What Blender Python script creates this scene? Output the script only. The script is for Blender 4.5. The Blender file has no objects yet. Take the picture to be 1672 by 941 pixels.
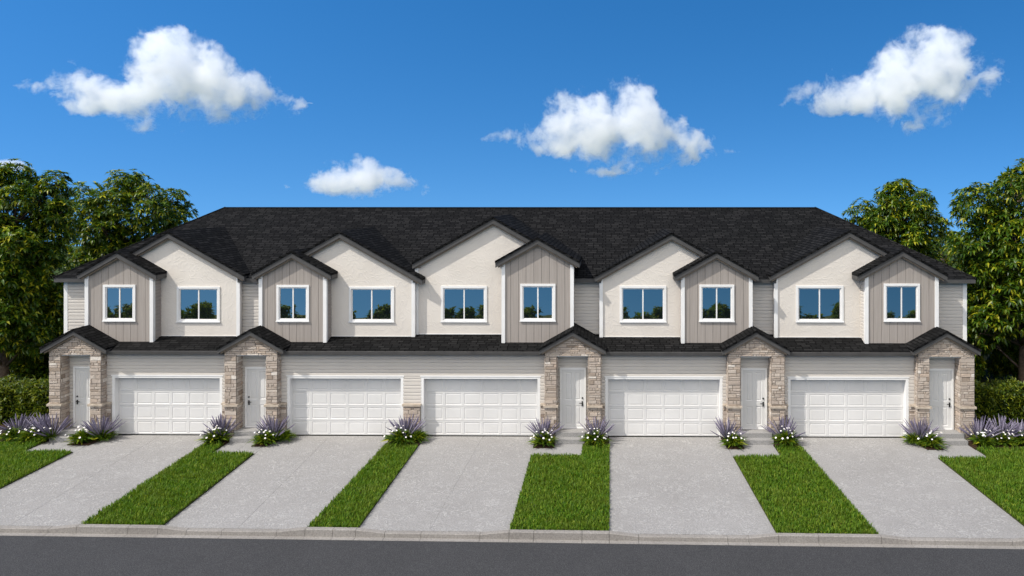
import bpy, math, random
import numpy as np
from mathutils import Vector
R = math.radians
random.seed(7); rng = np.random.default_rng(11)
sc = bpy.context.scene
COL = sc.collection

# ------------------------------------------------------------------ camera, sky, sun, exposure
YAW = 0.6
cd = bpy.data.cameras.new('camera'); cam = bpy.data.objects.new('camera', cd); COL.objects.link(cam)
cam.location = (0, -28, 9.75); cam.rotation_euler = (R(90), 0, R(YAW))
cd.sensor_width = 36; cd.lens = 24.11; cd.shift_x = -.0849; cd.shift_y = -.0870
cd.clip_start = .1; cd.clip_end = 6000
sc.camera = cam
SUN = Vector((1.8, 1.0, -2.5)).normalized()
EL = math.asin(-SUN.z); AZ = math.atan2(-SUN.x, -SUN.y)
w = bpy.data.worlds.new('World'); sc.world = w; w.use_nodes = True
nt = w.node_tree; bg = nt.nodes['Background']
sky = nt.nodes.new('ShaderNodeTexSky'); sky.sky_type = 'NISHITA'; sky.sun_disc = False
sky.sun_elevation = EL; sky.sun_rotation = AZ; sky.ozone_density = 4.0; sky.air_density = 1.0; sky.dust_density = .2
tc = nt.nodes.new('ShaderNodeTexCoord'); mp = nt.nodes.new('ShaderNodeMapping')
mp.inputs['Scale'].default_value = (1, 1, 1.2); mp.inputs['Location'].default_value = (0, 0, .27)
nt.links.new(tc.outputs['Generated'], mp.inputs['Vector'])
nm = nt.nodes.new('ShaderNodeVectorMath'); nm.operation = 'NORMALIZE'
nt.links.new(mp.outputs[0], nm.inputs[0]); nt.links.new(nm.outputs[0], sky.inputs['Vector'])
hs = nt.nodes.new('ShaderNodeHueSaturation'); hs.inputs['Saturation'].default_value = 1.32; hs.inputs['Value'].default_value = .88
nt.links.new(sky.outputs[0], hs.inputs['Color'])
# broken white cumulus high over the street, behind the camera: added as fill to brighten the shade, always out of view
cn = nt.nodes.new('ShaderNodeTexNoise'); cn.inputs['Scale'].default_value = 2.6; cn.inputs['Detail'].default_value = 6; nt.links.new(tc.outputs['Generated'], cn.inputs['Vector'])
def wmath(op, a, b=None, clamp=False):
    m = nt.nodes.new('ShaderNodeMath'); m.operation = op; m.use_clamp = clamp
    for k, v in enumerate((a, b)):
        if v is None: continue
        if isinstance(v, (int, float)): m.inputs[k].default_value = v
        else: nt.links.new(v, m.inputs[k])
    return m.outputs[0]
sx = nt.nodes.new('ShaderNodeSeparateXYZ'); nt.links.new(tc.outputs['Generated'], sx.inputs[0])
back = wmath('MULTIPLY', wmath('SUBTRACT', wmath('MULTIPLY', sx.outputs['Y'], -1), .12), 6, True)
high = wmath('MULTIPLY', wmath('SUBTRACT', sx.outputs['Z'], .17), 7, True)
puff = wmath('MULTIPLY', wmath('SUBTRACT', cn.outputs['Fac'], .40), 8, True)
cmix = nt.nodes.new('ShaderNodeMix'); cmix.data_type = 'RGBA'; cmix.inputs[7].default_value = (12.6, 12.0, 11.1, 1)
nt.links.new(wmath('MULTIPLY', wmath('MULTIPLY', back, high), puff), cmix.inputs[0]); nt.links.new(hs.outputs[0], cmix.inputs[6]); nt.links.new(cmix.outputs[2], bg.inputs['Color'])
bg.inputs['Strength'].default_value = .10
sd = bpy.data.lights.new('sun', 'SUN'); sun = bpy.data.objects.new('sun', sd); COL.objects.link(sun)
sd.energy = 2.5; sd.angle = R(.6); sd.color = (1, .955, .88)
sun.rotation_euler = SUN.to_track_quat('-Z', 'Y').to_euler(); sun.location = (-30, -40, 40)
vs = sc.view_settings; vs.view_transform = 'Standard'; vs.look = 'None'; vs.exposure = 0.95; vs.gamma = 1; vs.use_curve_mapping = False
cy = sc.cycles; cy.max_bounces = 16; cy.diffuse_bounces = 3; cy.glossy_bounces = 3; cy.transmission_bounces = 4; cy.volume_bounces = 14; cy.transparent_max_bounces = 8
cy.use_denoising = True; cy.use_adaptive_sampling = False; cy.caustics_reflective = False; cy.caustics_refractive = False

# ------------------------------------------------------------------ materials
MATS = {}
def mat(name, base, rough=.7, spec=.3, fn=None, metal=0):
    m = bpy.data.materials.new(name); m.use_nodes = True; t = m.node_tree
    b = t.nodes['Principled BSDF']; b.inputs['Base Color'].default_value = (*base, 1)
    b.inputs['Roughness'].default_value = rough; b.inputs['Specular IOR Level'].default_value = spec; b.inputs['Metallic'].default_value = metal
    if fn: fn(t, b)
    MATS[name] = m; return m
def N(t, ty, **k):
    n = t.nodes.new(ty)
    for a, v in k.items():
        if a.startswith('i_'): n.inputs[a[2:].replace('_', ' ')].default_value = v
        else: setattr(n, a, v)
    return n
def L(t, a, b): t.links.new(a, b)
def coords(t, kind='Object', scale=(1, 1, 1)):
    c = N(t, 'ShaderNodeTexCoord'); m = N(t, 'ShaderNodeMapping'); m.inputs['Scale'].default_value = scale
    L(t, c.outputs[kind], m.inputs['Vector']); return m.outputs[0]
def noise(t, v, scale, detail=4, rough=.55, dist=0):
    n = N(t, 'ShaderNodeTexNoise'); n.inputs['Scale'].default_value = scale; n.inputs['Detail'].default_value = detail
    n.inputs['Roughness'].default_value = rough; n.inputs['Distortion'].default_value = dist
    L(t, v, n.inputs['Vector']); return n.outputs['Fac']
def ramp(t, f, stops):
    r = N(t, 'ShaderNodeValToRGB'); e = r.color_ramp.elements
    while len(e) < len(stops): e.new(.5)
    for q, (p, c) in zip(e, stops): q.position = p; q.color = (*c, 1) if len(c) == 3 else c
    L(t, f, r.inputs[0]); return r.outputs[0]
def mix(t, f, a, b, mode='MIX'):
    m = N(t, 'ShaderNodeMix', data_type='RGBA', blend_type=mode)
    for s, i in ((f, 0), (a, 6), (b, 7)):
        if isinstance(s, (int, float)): m.inputs[i].default_value = s
        elif isinstance(s, tuple): m.inputs[i].default_value = (*s, 1)
        else: L(t, s, m.inputs[i])
    return m.outputs[2]
def math_(t, op, a, b=None, clamp=False):
    m = N(t, 'ShaderNodeMath', operation=op, use_clamp=clamp)
    for s, i in ((a, 0), (b, 1)):
        if s is None: continue
        if isinstance(s, (int, float)): m.inputs[i].default_value = s
        else: L(t, s, m.inputs[i])
    return m.outputs[0]
def bump(t, b, h, strength=.5, dist=.02, prev=None):
    n = N(t, 'ShaderNodeBump'); n.inputs['Strength'].default_value = strength; n.inputs['Distance'].default_value = dist
    L(t, h, n.inputs['Height'])
    if prev: L(t, prev, n.inputs['Normal'])
    L(t, n.outputs[0], b.inputs['Normal']); return n.outputs[0]
def island(t): return N(t, 'ShaderNodeNewGeometry').outputs['Random Per Island']
def grime(c0, c1, scale=1.2, bscale=60, bs=.15):
    def fn(t, b):
        v = coords(t); L(t, ramp(t, noise(t, v, scale, 6), [(.3, c0), (.7, c1)]), b.inputs['Base Color'])
        bump(t, b, noise(t, v, bscale, 3), bs, .004)
    return fn
def f_stucco(t, b):
    v = coords(t, 'Object')
    big = noise(t, v, .8, 5); L(t, ramp(t, big, [(.3, (.60, .552, .495)), (.7, (.655, .608, .55))]), b.inputs['Base Color'])
    # trowelled swirls: thin raised lines along the contours of a warped noise, plus grain
    sw = math_(t, 'ABSOLUTE', math_(t, 'SUBTRACT', noise(t, v, 2.6, 1.5, .5, 1.2), .5))
    line = math_(t, 'SUBTRACT', 1, math_(t, 'MULTIPLY', sw, 16, True), True)
    n1 = bump(t, b, line, .36, .010)
    bump(t, b, noise(t, v, 45, 4), .3, .006, n1)
def f_shingle(t, b):
    v = coords(t, 'UV')
    br = N(t, 'ShaderNodeTexBrick', offset=.37, offset_frequency=2, squash=.7, squash_frequency=3)
    br.inputs['Color1'].default_value = (0, 0, 0, 1); br.inputs['Color2'].default_value = (1, 1, 1, 1); br.inputs['Mortar'].default_value = (.5, .5, .5, 1)
    for k, x in (('Scale', 1), ('Mortar Size', .020), ('Mortar Smooth', .2), ('Bias', 0), ('Brick Width', .40), ('Row Height', .16)): br.inputs[k].default_value = x
    wob = N(t, 'ShaderNodeVectorMath', operation='ADD'); nz = N(t, 'ShaderNodeTexNoise'); nz.inputs['Scale'].default_value = 1.5
    L(t, v, nz.inputs['Vector']); sc_ = N(t, 'ShaderNodeVectorMath', operation='SCALE'); L(t, nz.outputs['Color'], sc_.inputs[0]); sc_.inputs['Scale'].default_value = .035
    L(t, v, wob.inputs[0]); L(t, sc_.outputs[0], wob.inputs[1]); L(t, wob.outputs[0], br.inputs['Vector'])
    tone = ramp(t, br.outputs['Color'], [(0, (.0105, .0105, .0108)), (.5, (.0148, .0148, .0150)), (1, (.025, .0245, .0245))])
    tone = mix(t, br.outputs['Fac'], tone, (.003, .003, .003))
    gran = noise(t, v, 70, 3); tone = mix(t, .55, tone, ramp(t, gran, [(.3, (.35, .35, .35)), (.7, (1, 1, 1))]), 'MULTIPLY')
    tone = mix(t, .15, tone, ramp(t, noise(t, v, .5, 5), [(.3, (.55, .55, .55)), (.7, (1, 1, 1))]), 'MULTIPLY')
    L(t, tone, b.inputs['Base Color'])
    sp = N(t, 'ShaderNodeSeparateXYZ'); L(t, wob.outputs[0], sp.inputs[0])
    saw = math_(t, 'SUBTRACT', 1, math_(t, 'FRACT', math_(t, 'DIVIDE', sp.outputs['Y'], .16)))
    h = math_(t, 'ADD', math_(t, 'MULTIPLY', saw, .6), math_(t, 'MULTIPLY', br.outputs['Color'], .4))
    n1 = bump(t, b, h, .8, .02); bump(t, b, gran, .3, .006, n1)
def f_stone(t, b):
    v = coords(t)
    c = ramp(t, island(t), [(0, (.26, .205, .16)), (.12, (.43, .36, .30)), (.45, (.40, .335, .285)), (.75, (.50, .435, .375)), (.9, (.47, .375, .30)), (1, (.66, .61, .55))])
    c = mix(t, .5, c, ramp(t, noise(t, v, 9, 6, .65), [(.25, (.58, .55, .52)), (.65, (1, 1, 1))]), 'MULTIPLY')
    L(t, c, b.inputs['Base Color']); bump(t, b, noise(t, v, 16, 6, .65), .6, .025)
def f_board(t, b):
    v = coords(t, 'Object', (22, 22, .7))
    g = noise(t, v, 1, 5, .6); c = ramp(t, g, [(.25, (.285, .252, .225)), (.75, (.365, .327, .297))])
    c = mix(t, .25, c, ramp(t, island(t), [(0, (.75, .74, .73)), (1, (1, 1, 1))]), 'MULTIPLY')
    L(t, c, b.inputs['Base Color']); bump(t, b, g, .3, .006)
def f_siding(t, b):
    v = coords(t, 'Object', (2, 2, 40)); g = noise(t, v, 1, 4)
    c = ramp(t, g, [(.25, (.52, .482, .437)), (.75, (.575, .537, .492))])
    c = mix(t, .3, c, ramp(t, noise(t, coords(t), 1.1, 6), [(.3, (.85, .84, .82)), (.7, (1, 1, 1))]), 'MULTIPLY')
    L(t, c, b.inputs['Base Color']); bump(t, b, g, .15, .004)
def f_concrete(lo, hi, swirl=.6):
    def fn(t, b):
        v = coords(t); big = noise(t, v, .35, 6, .6)
        c = ramp(t, big, [(.3, lo), (.7, hi)])
        sw = math_(t, 'ABSOLUTE', math_(t, 'SUBTRACT', noise(t, v, 3.8, 1.2, .5, 1.8), .5))
        line = math_(t, 'SUBTRACT', 1, math_(t, 'MULTIPLY', sw, 14, True), True)
        msk = ramp(t, noise(t, v, 1.3, 2), [(.34, (.2, .2, .2)), (.6, (1, 1, 1))])
        line = math_(t, 'MULTIPLY', line, msk)
        c = mix(t, math_(t, 'MULTIPLY', line, .75 * swirl), c, (.5, .49, .47))
        gr = noise(t, v, 22, 7, .85)
        c = mix(t, .9, c, ramp(t, gr, [(.38, (.58, .575, .57)), (.56, (1, 1, 1))]), 'MULTIPLY')
        st = noise(t, v, 1.7, 7, .7); c = mix(t, .3, c, ramp(t, st, [(.32, (.82, .81, .8)), (.5, (1, 1, 1))]), 'MULTIPLY')
        L(t, c, b.inputs['Base Color'])
        n1 = bump(t, b, line, .9 * swirl, .016); bump(t, b, gr, .3, .004, n1)
    return fn
def f_asphalt(t, b):
    v = coords(t); g = noise(t, v, 38, 5, .75); sp = N(t, 'ShaderNodeTexVoronoi'); sp.inputs['Scale'].default_value = 30; L(t, v, sp.inputs['Vector'])
    c = ramp(t, g, [(.36, (.018, .018, .020)), (.53, (.040, .040, .042)), (.66, (.105, .105, .105))])
    c = mix(t, .5, c, ramp(t, noise(t, v, .5, 6), [(.3, (.72, .72, .72)), (.7, (1, 1, 1))]), 'MULTIPLY')
    sw = math_(t, 'ABSOLUTE', math_(t, 'SUBTRACT', noise(t, v, 6, 1.5, .5, 2), .5))
    line = math_(t, 'MULTIPLY', math_(t, 'SUBTRACT', 1, math_(t, 'MULTIPLY', sw, 14, True), True), .22)
    c = mix(t, line, c, (.1, .1, .1)); L(t, c, b.inputs['Base Color']); bump(t, b, g, .6, .01)
def leafmat(name, stops, rough=.45, trans=.3, spec=.35, patch=None):
    def fn(t, b):
        c = ramp(t, island(t), stops)
        if patch: c = mix(t, ramp(t, noise(t, coords(t), 1.1, 5, .65), [(.42, (0, 0, 0)), (.72, (1, 1, 1))]), c, mix(t, .6, c, patch))
        L(t, c, b.inputs['Base Color'])
        tr = N(t, 'ShaderNodeBsdfTranslucent'); L(t, mix(t, 1.0, c, (1.5, 1.45, .45), 'MULTIPLY'), tr.inputs['Color'])
        ms = N(t, 'ShaderNodeMixShader'); ms.inputs[0].default_value = trans
        L(t, b.outputs[0], ms.inputs[1]); L(t, tr.outputs[0], ms.inputs[2]); L(t, ms.outputs[0], t.nodes['Material Output'].inputs['Surface'])
    return mat(name, (.05, .1, .02), rough, spec, fn)
def f_glass(t, b):
    g = N(t, 'ShaderNodeBsdfGlossy'); g.inputs['Roughness'].default_value = .01; g.inputs['Color'].default_value = (.46, .425, .36, 1)
    # float-glass bow: every pane mirrors a little above level, each by its own small amount, with a faint ripple
    ge = N(t, 'ShaderNodeNewGeometry'); cb = N(t, 'ShaderNodeCombineXYZ')
    L(t, math_(t, 'MULTIPLY', math_(t, 'SUBTRACT', ge.outputs['Random Per Island'], .5), .022), cb.inputs['X'])
    L(t, math_(t, 'ADD', math_(t, 'MULTIPLY', ge.outputs['Random Per Island'], .006), .0795), cb.inputs['Z'])
    bm = N(t, 'ShaderNodeBump'); bm.inputs['Strength'].default_value = .04; bm.inputs['Distance'].default_value = .02; L(t, noise(t, coords(t), 1.3, 1), bm.inputs['Height'])
    ad = N(t, 'ShaderNodeVectorMath', operation='ADD'); L(t, bm.outputs[0], ad.inputs[0]); L(t, cb.outputs[0], ad.inputs[1])
    no = N(t, 'ShaderNodeVectorMath', operation='NORMALIZE'); L(t, ad.outputs[0], no.inputs[0]); L(t, no.outputs[0], g.inputs['Normal'])
    ms = N(t, 'ShaderNodeMixShader'); ms.inputs[0].default_value = .68
    L(t, b.outputs[0], ms.inputs[1]); L(t, g.outputs[0], ms.inputs[2]); L(t, ms.outputs[0], t.nodes['Material Output'].inputs['Surface'])
stucco = mat('stucco', (.6, .56, .5), .9, .15, f_stucco)
shingle = mat('shingle', (.02, .02, .02), .95, .04, f_shingle)
stone = mat('stone', (.4, .34, .28), .85, .2, f_stone)
mortar = mat('mortar', (.22, .19, .16), .95, .1, grime((.15, .13, .11), (.24, .21, .18), 6, 40, .5))
capstone = mat('capstone', (.42, .36, .29), .8, .2, grime((.34, .28, .22), (.5, .43, .35), 5, 30, .5))
board = mat('board', (.32, .29, .26), .75, .2, f_board)
siding = mat('siding', (.46, .43, .39), .7, .25, f_siding)
white = mat('white_paint', (.8, .79, .77), .5, .35, grime((.69, .68, .66), (.765, .755, .74), 1.5, 50, .06))
doorwhite = mat('door_paint', (.78, .775, .76), .45, .35, grime((.575, .565, .55), (.64, .63, .615), .9, 70, .08))
fascia = mat('fascia', (.05, .05, .051), .6, .3, grime((.054, .052, .051), (.076, .073, .071), 2.5, 40, .15))
soffit = mat('soffit', (.25, .2, .15), .8, .2, grime((.2, .155, .115), (.28, .22, .17), 3, 40, .2))
glass = mat('window_glass', (.012, .016, .022), .1, .5, f_glass)
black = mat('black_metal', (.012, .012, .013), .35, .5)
concrete = mat('driveway_concrete', (.3, .29, .28), .85, .2, f_concrete((.268, .258, .249), (.305, .295, .286)))
walkmat = mat('walk_concrete', (.3, .29, .28), .85, .2, f_concrete((.275, .268, .26), (.32, .312, .305), .1))
kerbmat = mat('kerb_concrete', (.33, .31, .29), .88, .2, f_concrete((.22, .203, .185), (.30, .28, .258), .05))
asphalt = mat('asphalt', (.04, .04, .042), .85, .25, f_asphalt)
soil = mat('soil', (.05, .04, .025), .95, .1, grime((.03, .035, .012), (.055, .06, .02), 3, 20, .6))
mulch = mat('mulch', (.035, .022, .014), .95, .1, grime((.014, .009, .006), (.06, .036, .022), 14, 30, 1))
meadow = mat('meadow', (.05, .08, .02), .95, .1, grime((.035, .06, .012), (.06, .09, .02), .4, 6, .6))
bark = mat('bark', (.12, .09, .065), .9, .1, grime((.05, .038, .028), (.16, .12, .09), 7, 14, 1))
treeleaf = leafmat('tree_leaf', [(0, (.018, .048, .004)), (.5, (.048, .102, .006)), (.78, (.12, .175, .008)), (1, (.36, .34, .018))], .40, .27)
hedgeleaf = leafmat('hedge_leaf', [(0, (.02, .045, .004)), (.5, (.06, .10, .006)), (1, (.21, .23, .012))], .45, .28)
grassleaf = leafmat('grass_blade', [(0, (.038, .092, .004)), (.5, (.078, .168, .008)), (.85, (.13, .23, .013)), (1, (.26, .29, .03))], .55, .32, .2, (.14, .18, .02))
plantleaf = leafmat('plant_leaf', [(0, (.025, .06, .005)), (.5, (.065, .13, .008)), (.85, (.18, .24, .012)), (1, (.40, .40, .03))], .45, .3)
greyleaf = leafmat('lavender_leaf', [(0, (.05, .065, .035)), (.6, (.09, .11, .06)), (1, (.15, .16, .09))], .6, .2, .2)
def f_spike(t, b):
    oi = N(t, 'ShaderNodeObjectInfo'); c = ramp(t, oi.outputs['Random'], [(0, (.125, .11, .165)), (.5, (.21, .185, .26)), (1, (.33, .30, .38))])
    L(t, mix(t, .6, c, ramp(t, noise(t, coords(t), 38, 3), [(.35, (.4, .4, .4)), (.6, (1, 1, 1))]), 'MULTIPLY'), b.inputs['Base Color'])
spikemat = mat('lavender_flower', (.15, .12, .21), .8, .1, f_spike)
petal = mat('white_petal', (.74, .73, .76), .6, .2)
pollen = mat('flower_centre', (.6, .42, .05), .7, .2)

# ------------------------------------------------------------------ mesh builder
def meta(o, label=None, cat=None, group=None, kind=None):
    for k, v in (('label', label), ('category', cat), ('group', group), ('kind', kind)):
        if v: o[k] = v
    return o
def empty(name, loc, label, cat, group=None):
    o = bpy.data.objects.new(name, None); COL.objects.link(o); o.location = loc; o.empty_display_size = .3
    return meta(o, label, cat, group)
def link(name, me, parent=None, local=False):
    o = bpy.data.objects.new(name, me); COL.objects.link(o)
    if parent:
        o.parent = parent
        if parent.parent is None and not local: o.location = -Vector(parent.location)
    return o
def auto_uv(me):
    n = len(me.polygons); uv = me.uv_layers.new(name='UVMap')
    nl = len(me.loops); co = np.empty(len(me.vertices) * 3); me.vertices.foreach_get('co', co); co = co.reshape(-1, 3)
    li = np.empty(nl, int); me.loops.foreach_get('vertex_index', li)
    no = np.empty(n * 3); me.polygons.foreach_get('normal', no); no = no.reshape(-1, 3)
    tot = np.empty(n, int); me.polygons.foreach_get('loop_total', tot); no = np.repeat(no, tot, 0)
    u = np.stack([-no[:, 1], no[:, 0], np.zeros(nl)], 1); ln = np.linalg.norm(u, axis=1); flat = ln < .02
    u[flat] = (1, 0, 0); ln[flat] = 1; u /= ln[:, None]; v = np.cross(no, u)
    p = co[li]; uv.data.foreach_set('uv', np.stack([(p * u).sum(1), (p * v).sum(1)], 1).ravel())
class MB:
    def __init__(s): s.v = []; s.f = []; s.m = []; s.mi = 0
    def face(s, *pts):
        i = len(s.v); s.v += [tuple(p) for p in pts]; s.f.append(tuple(range(i, i + len(pts)))); s.m.append(s.mi)
    def box(s, x0, x1, y0, y1, z0, z1):
        i = len(s.v); s.v += [(x, y, z) for z in (z0, z1) for y in (y0, y1) for x in (x0, x1)]
        for q in ((0, 2, 3, 1), (4, 5, 7, 6), (0, 1, 5, 4), (2, 6, 7, 3), (0, 4, 6, 2), (1, 3, 7, 5)): s.f.append(tuple(i + k for k in q)); s.m.append(s.mi)
    def prism(s, a, b):                       # two matching loops joined by sides; a faces outward
        n = len(a); i = len(s.v); s.v += [tuple(p) for p in a] + [tuple(p) for p in b]
        s.f.append(tuple(i + k for k in range(n))); s.f.append(tuple(i + n + k for k in reversed(range(n))))
        for k in range(n): q = (k + 1) % n; s.f.append((i + q, i + k, i + n + k, i + n + q))
        s.m += [s.mi] * (n + 2)
    def slab(s, poly, z0, z1):                # counter-clockwise xy polygon
        s.prism([(x, y, z1) for x, y in poly], [(x, y, z0) for x, y in poly])
    def tube(s, pts, rad, n=8):
        i0 = len(s.v)
        for k, p in enumerate(pts):
            p = Vector(p); d = (Vector(pts[min(k + 1, len(pts) - 1)]) - Vector(pts[max(k - 1, 0)])).normalized()
            a = d.orthogonal().normalized() if abs(d.z) > .95 else d.cross(Vector((0, 0, 1))).normalized(); b = d.cross(a)
            for j in range(n):
                g = 2 * math.pi * j / n; s.v.append(tuple(p + rad[k] * (a * math.cos(g) + b * math.sin(g))))
        for k in range(len(pts) - 1):
            for j in range(n):
                q = (j + 1) % n; s.f.append((i0 + k * n + j, i0 + k * n + q, i0 + (k + 1) * n + q, i0 + (k + 1) * n + j)); s.m.append(s.mi)
        s.f.append(tuple(i0 + j for j in reversed(range(n)))); s.f.append(tuple(i0 + (len(pts) - 1) * n + j for j in range(n))); s.m += [s.mi] * 2
    def rings(s, rings, plane):               # nested rectangles (x0,x1,z0,z1,depth); plane maps (x,z,depth) to 3D
        P = [[plane(x, z, d) for x, z in ((a, c), (b, c), (b, e), (a, e))] for a, b, c, e, d in rings]
        for o, n in zip(P, P[1:]):
            for k in range(4): s.face(o[k], o[(k + 1) % 4], n[(k + 1) % 4], n[k])
        s.face(*P[-1])
    def mesh(s, name, mats, smooth=False):
        me = bpy.data.meshes.new(name); me.from_pydata(s.v, [], s.f)
        for m in (mats if isinstance(mats, (list, tuple)) else [mats]): me.materials.append(m)
        me.polygons.foreach_set('material_index', s.m); me.update()
        if smooth: me.polygons.foreach_set('use_smooth', [True] * len(s.f))
        auto_uv(me); return me
    def build(s, name, mats, parent=None, smooth=False): return link(name, s.mesh(name, mats, smooth), parent)

def np_mesh(name, verts, faces, m):           # faces: (n,k) array
    me = bpy.data.meshes.new(name); n, k = faces.shape
    me.vertices.add(len(verts)); me.vertices.foreach_set('co', np.asarray(verts, np.float32).ravel())
    me.loops.add(n * k); me.loops.foreach_set('vertex_index', faces.astype(np.int32).ravel())
    me.polygons.add(n); me.polygons.foreach_set('loop_start', np.arange(0, n * k, k, dtype=np.int32)); me.polygons.foreach_set('loop_total', np.full(n, k, np.int32))
    me.update(calc_edges=True); me.validate(); me.materials.append(m); return me
def unit(a): return a / np.maximum(np.linalg.norm(a, axis=1, keepdims=True), 1e-9)
def leaves(P, D, ln, wd, droop=.25, fold=.12):   # folded pointed leaves: base, two shoulders, tip
    D = unit(D); up = np.tile([0, 0, 1.], (len(P), 1)) + rng.normal(0, .25, P.shape)
    S = unit(np.cross(D, up)); Nn = np.cross(S, D); ln = ln[:, None]; wd = wd[:, None]
    mid = P + D * ln * .45 + Nn * ln * .03
    V = np.stack([P, mid + S * wd / 2 + Nn * wd * fold * 2, P + D * ln - Nn * ln * droop, mid - S * wd / 2 + Nn * wd * fold * 2, mid], 1)
    n = len(P); b = np.arange(n)[:, None] * 5
    F = np.concatenate([b + np.array([[0, 1, 4]]), b + np.array([[1, 2, 4]]), b + np.array([[2, 3, 4]]), b + np.array([[3, 0, 4]])], 0)
    return V.reshape(-1, 3), F

# ------------------------------------------------------------------ ground, road, driveways
def struct(name, mb, m, label=None):
    o = mb.build(name, m); o['kind'] = 'structure'; o['label'] = label or name.replace('_', ' '); return o
KS = -.016
def ky(x): return -7.95 + KS * (x + 3)          # back of the kerb; the street runs a degree off the house line
g = MB(); g.face((-900, -900, -.3), (900, -900, -.3), (900, 26, -.3), (-900, 26, -.3)); g.face((-900, 26, -.3), (900, 26, -.3), (900, 120, -5), (-900, 120, -5)); g.face((-900, 120, -5), (900, 120, -5), (900, 1200, -75), (-900, 1200, -75))   # the land dips behind the row
struct('ground', g, meadow, 'grassy ground under and around the whole place')
g = MB()
def kq(x, d): return (x, ky(x) - d)
g.face(*[(*p, -.132) for p in (kq(-160, 9.5), kq(160, 9.5), kq(160, .34), kq(-160, .34))]); struct('road', g, asphalt, 'dark grey asphalt street in front of the row')
g = MB(); g.slab([(-60, ky(-60) + .0), (60, ky(60)), (60, 24), (-60, 24)], -.28, -.05); struct('yard_ground', g, soil, 'bare soil under lawns and beds')
g = MB(); g.slab([kq(-160, 30), kq(160, 30), kq(160, 9.8), kq(-160, 9.8)], -.28, -.02); struct('far_verge', g, meadow, 'grass verge on the far side of the street')
DR = [  # left and right edges at garage and at kerb
    ((-20.60, -20.27), (-15.92, -15.65)), ((-13.52, -13.20), (-8.70, -8.82)), ((-7.42, -7.32), (-2.84, -2.82)),
    ((.13, .09), (4.73, 4.96)), ((7.62, 7.88), (12.48, 12.43))]
JT = [(-18.35, -17.83), (-11.35, -10.9), (-5.05, -5.2), (2.30, 2.31), (10.25, 10.05)]
names = ['first driveway from the left, beside the wide left lawn', 'second driveway from the left', 'driveway in the middle of the row', 'fourth driveway from the left', 'rightmost driveway, beside the right lawn']
for ((l0, l1), (r0, r1)), (j0, j1), nm_ in zip(DR, JT, names):
    g = MB(); e = .005; yt = .10; g.slab([(l1, ky(l1) + .02), (r1, ky(r1) + .02), (r0, yt - .02), (l0, yt - .02)], -.15, -.005)
    cut = [.0, 1.0] if True else []
    for (a0, a1, b0, b1) in ((l0, l1, j0 - e, j1 - e), (j0 + e, j1 + e, r0, r1)):
        g.slab([(a1, ky(a1) + .004), (b1, ky(b1) + .004), (b0, yt), (a0, yt)], -.20, 0)
    struct('driveway', g, concrete, 'pale concrete ' + nm_)
WK = [  # x0, x1 (driveway edge), y front, joint
    (-22.45, -20.49, -1.84, (-21.35,)), (-15.10, -13.45, -1.93, (-14.3,)), (-2.84, -.93, -2.03, (-2.02,)), (4.79, 6.61, -2.07, (5.42,)), (12.47, 14.38, -2.12, (13.15,))]
wn = ['leftmost porch', 'second porch', 'middle porch', 'fourth porch', 'rightmost porch']
for (x0, x1, yf, js), nm_ in zip(WK, wn):
    g = MB(); xs = [x0, *js, x1]
    g.slab([(x0 + .02, yf + .02), (x1 - .02, yf + .02), (x1 - .02, -.62), (x0 + .02, -.62)], -.15, -.008)
    for a, b in zip(xs, xs[1:]): g.slab([(a + .005, yf), (b - .005, yf), (b - .005, -.6), (a + .005, -.6)], -.2, .004)
    struct('walkway', g, walkmat, 'short concrete path in front of the ' + nm_)
# kerb and gutter in cast lengths, dropped at the driveways
g = MB(); gut = MB()
def drop(x):
    for (l0, l1), (r0, r1) in DR:
        c0, c1 = l1, r1
        if c0 < x < c1: return max(0., 1 - max(0, 1 - min(x - c0, c1 - x) / .85)) * 1.0
    return 0.
x = -46.; cuts = [x]
while x < 40:
    x += random.choice((1.4, 1.9, 2.3, 2.6)); cuts.append(x)
key = sorted([q for (l0, l1), (r0, r1) in DR for q in (l1, l1 + .85, r1 - .85, r1)])
cuts = sorted([c for c in cuts if min(abs(c - k) for k in key) > .5] + [k for k in key])
for a, b in zip(cuts, cuts[1:]):
    za, zb = .075 - .085 * drop(a + 1e-4), .075 - .085 * drop(b - 1e-4)
    a_, b_ = a + .0055, b - .0055
    top = [(*kq(a_, .15), za - .012), (*kq(b_, .15), zb - .012), (*kq(b_, .13), zb), (*kq(a_, .13), za), ]
    A = [(*kq(a_, .17), -.2), (*kq(a_, .155), za - .015), (*kq(a_, .135), za), (*kq(a_, 0), za), (*kq(a_, 0), -.2)]
    B = [(*kq(b_, .17), -.2), (*kq(b_, .155), zb - .015), (*kq(b_, .135), zb), (*kq(b_, 0), zb), (*kq(b_, 0), -.2)]
    g.prism(A, B)
    gut.slab([kq(a_, .345), kq(b_, .345), kq(b_, .172), kq(a_, .172)], -.2, -.124)
struct('kerb', g, kerbmat, 'cast concrete kerb, dropped at every driveway'); struct('gutter_pan', gut, kerbmat, 'concrete gutter strip along the road')

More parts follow.
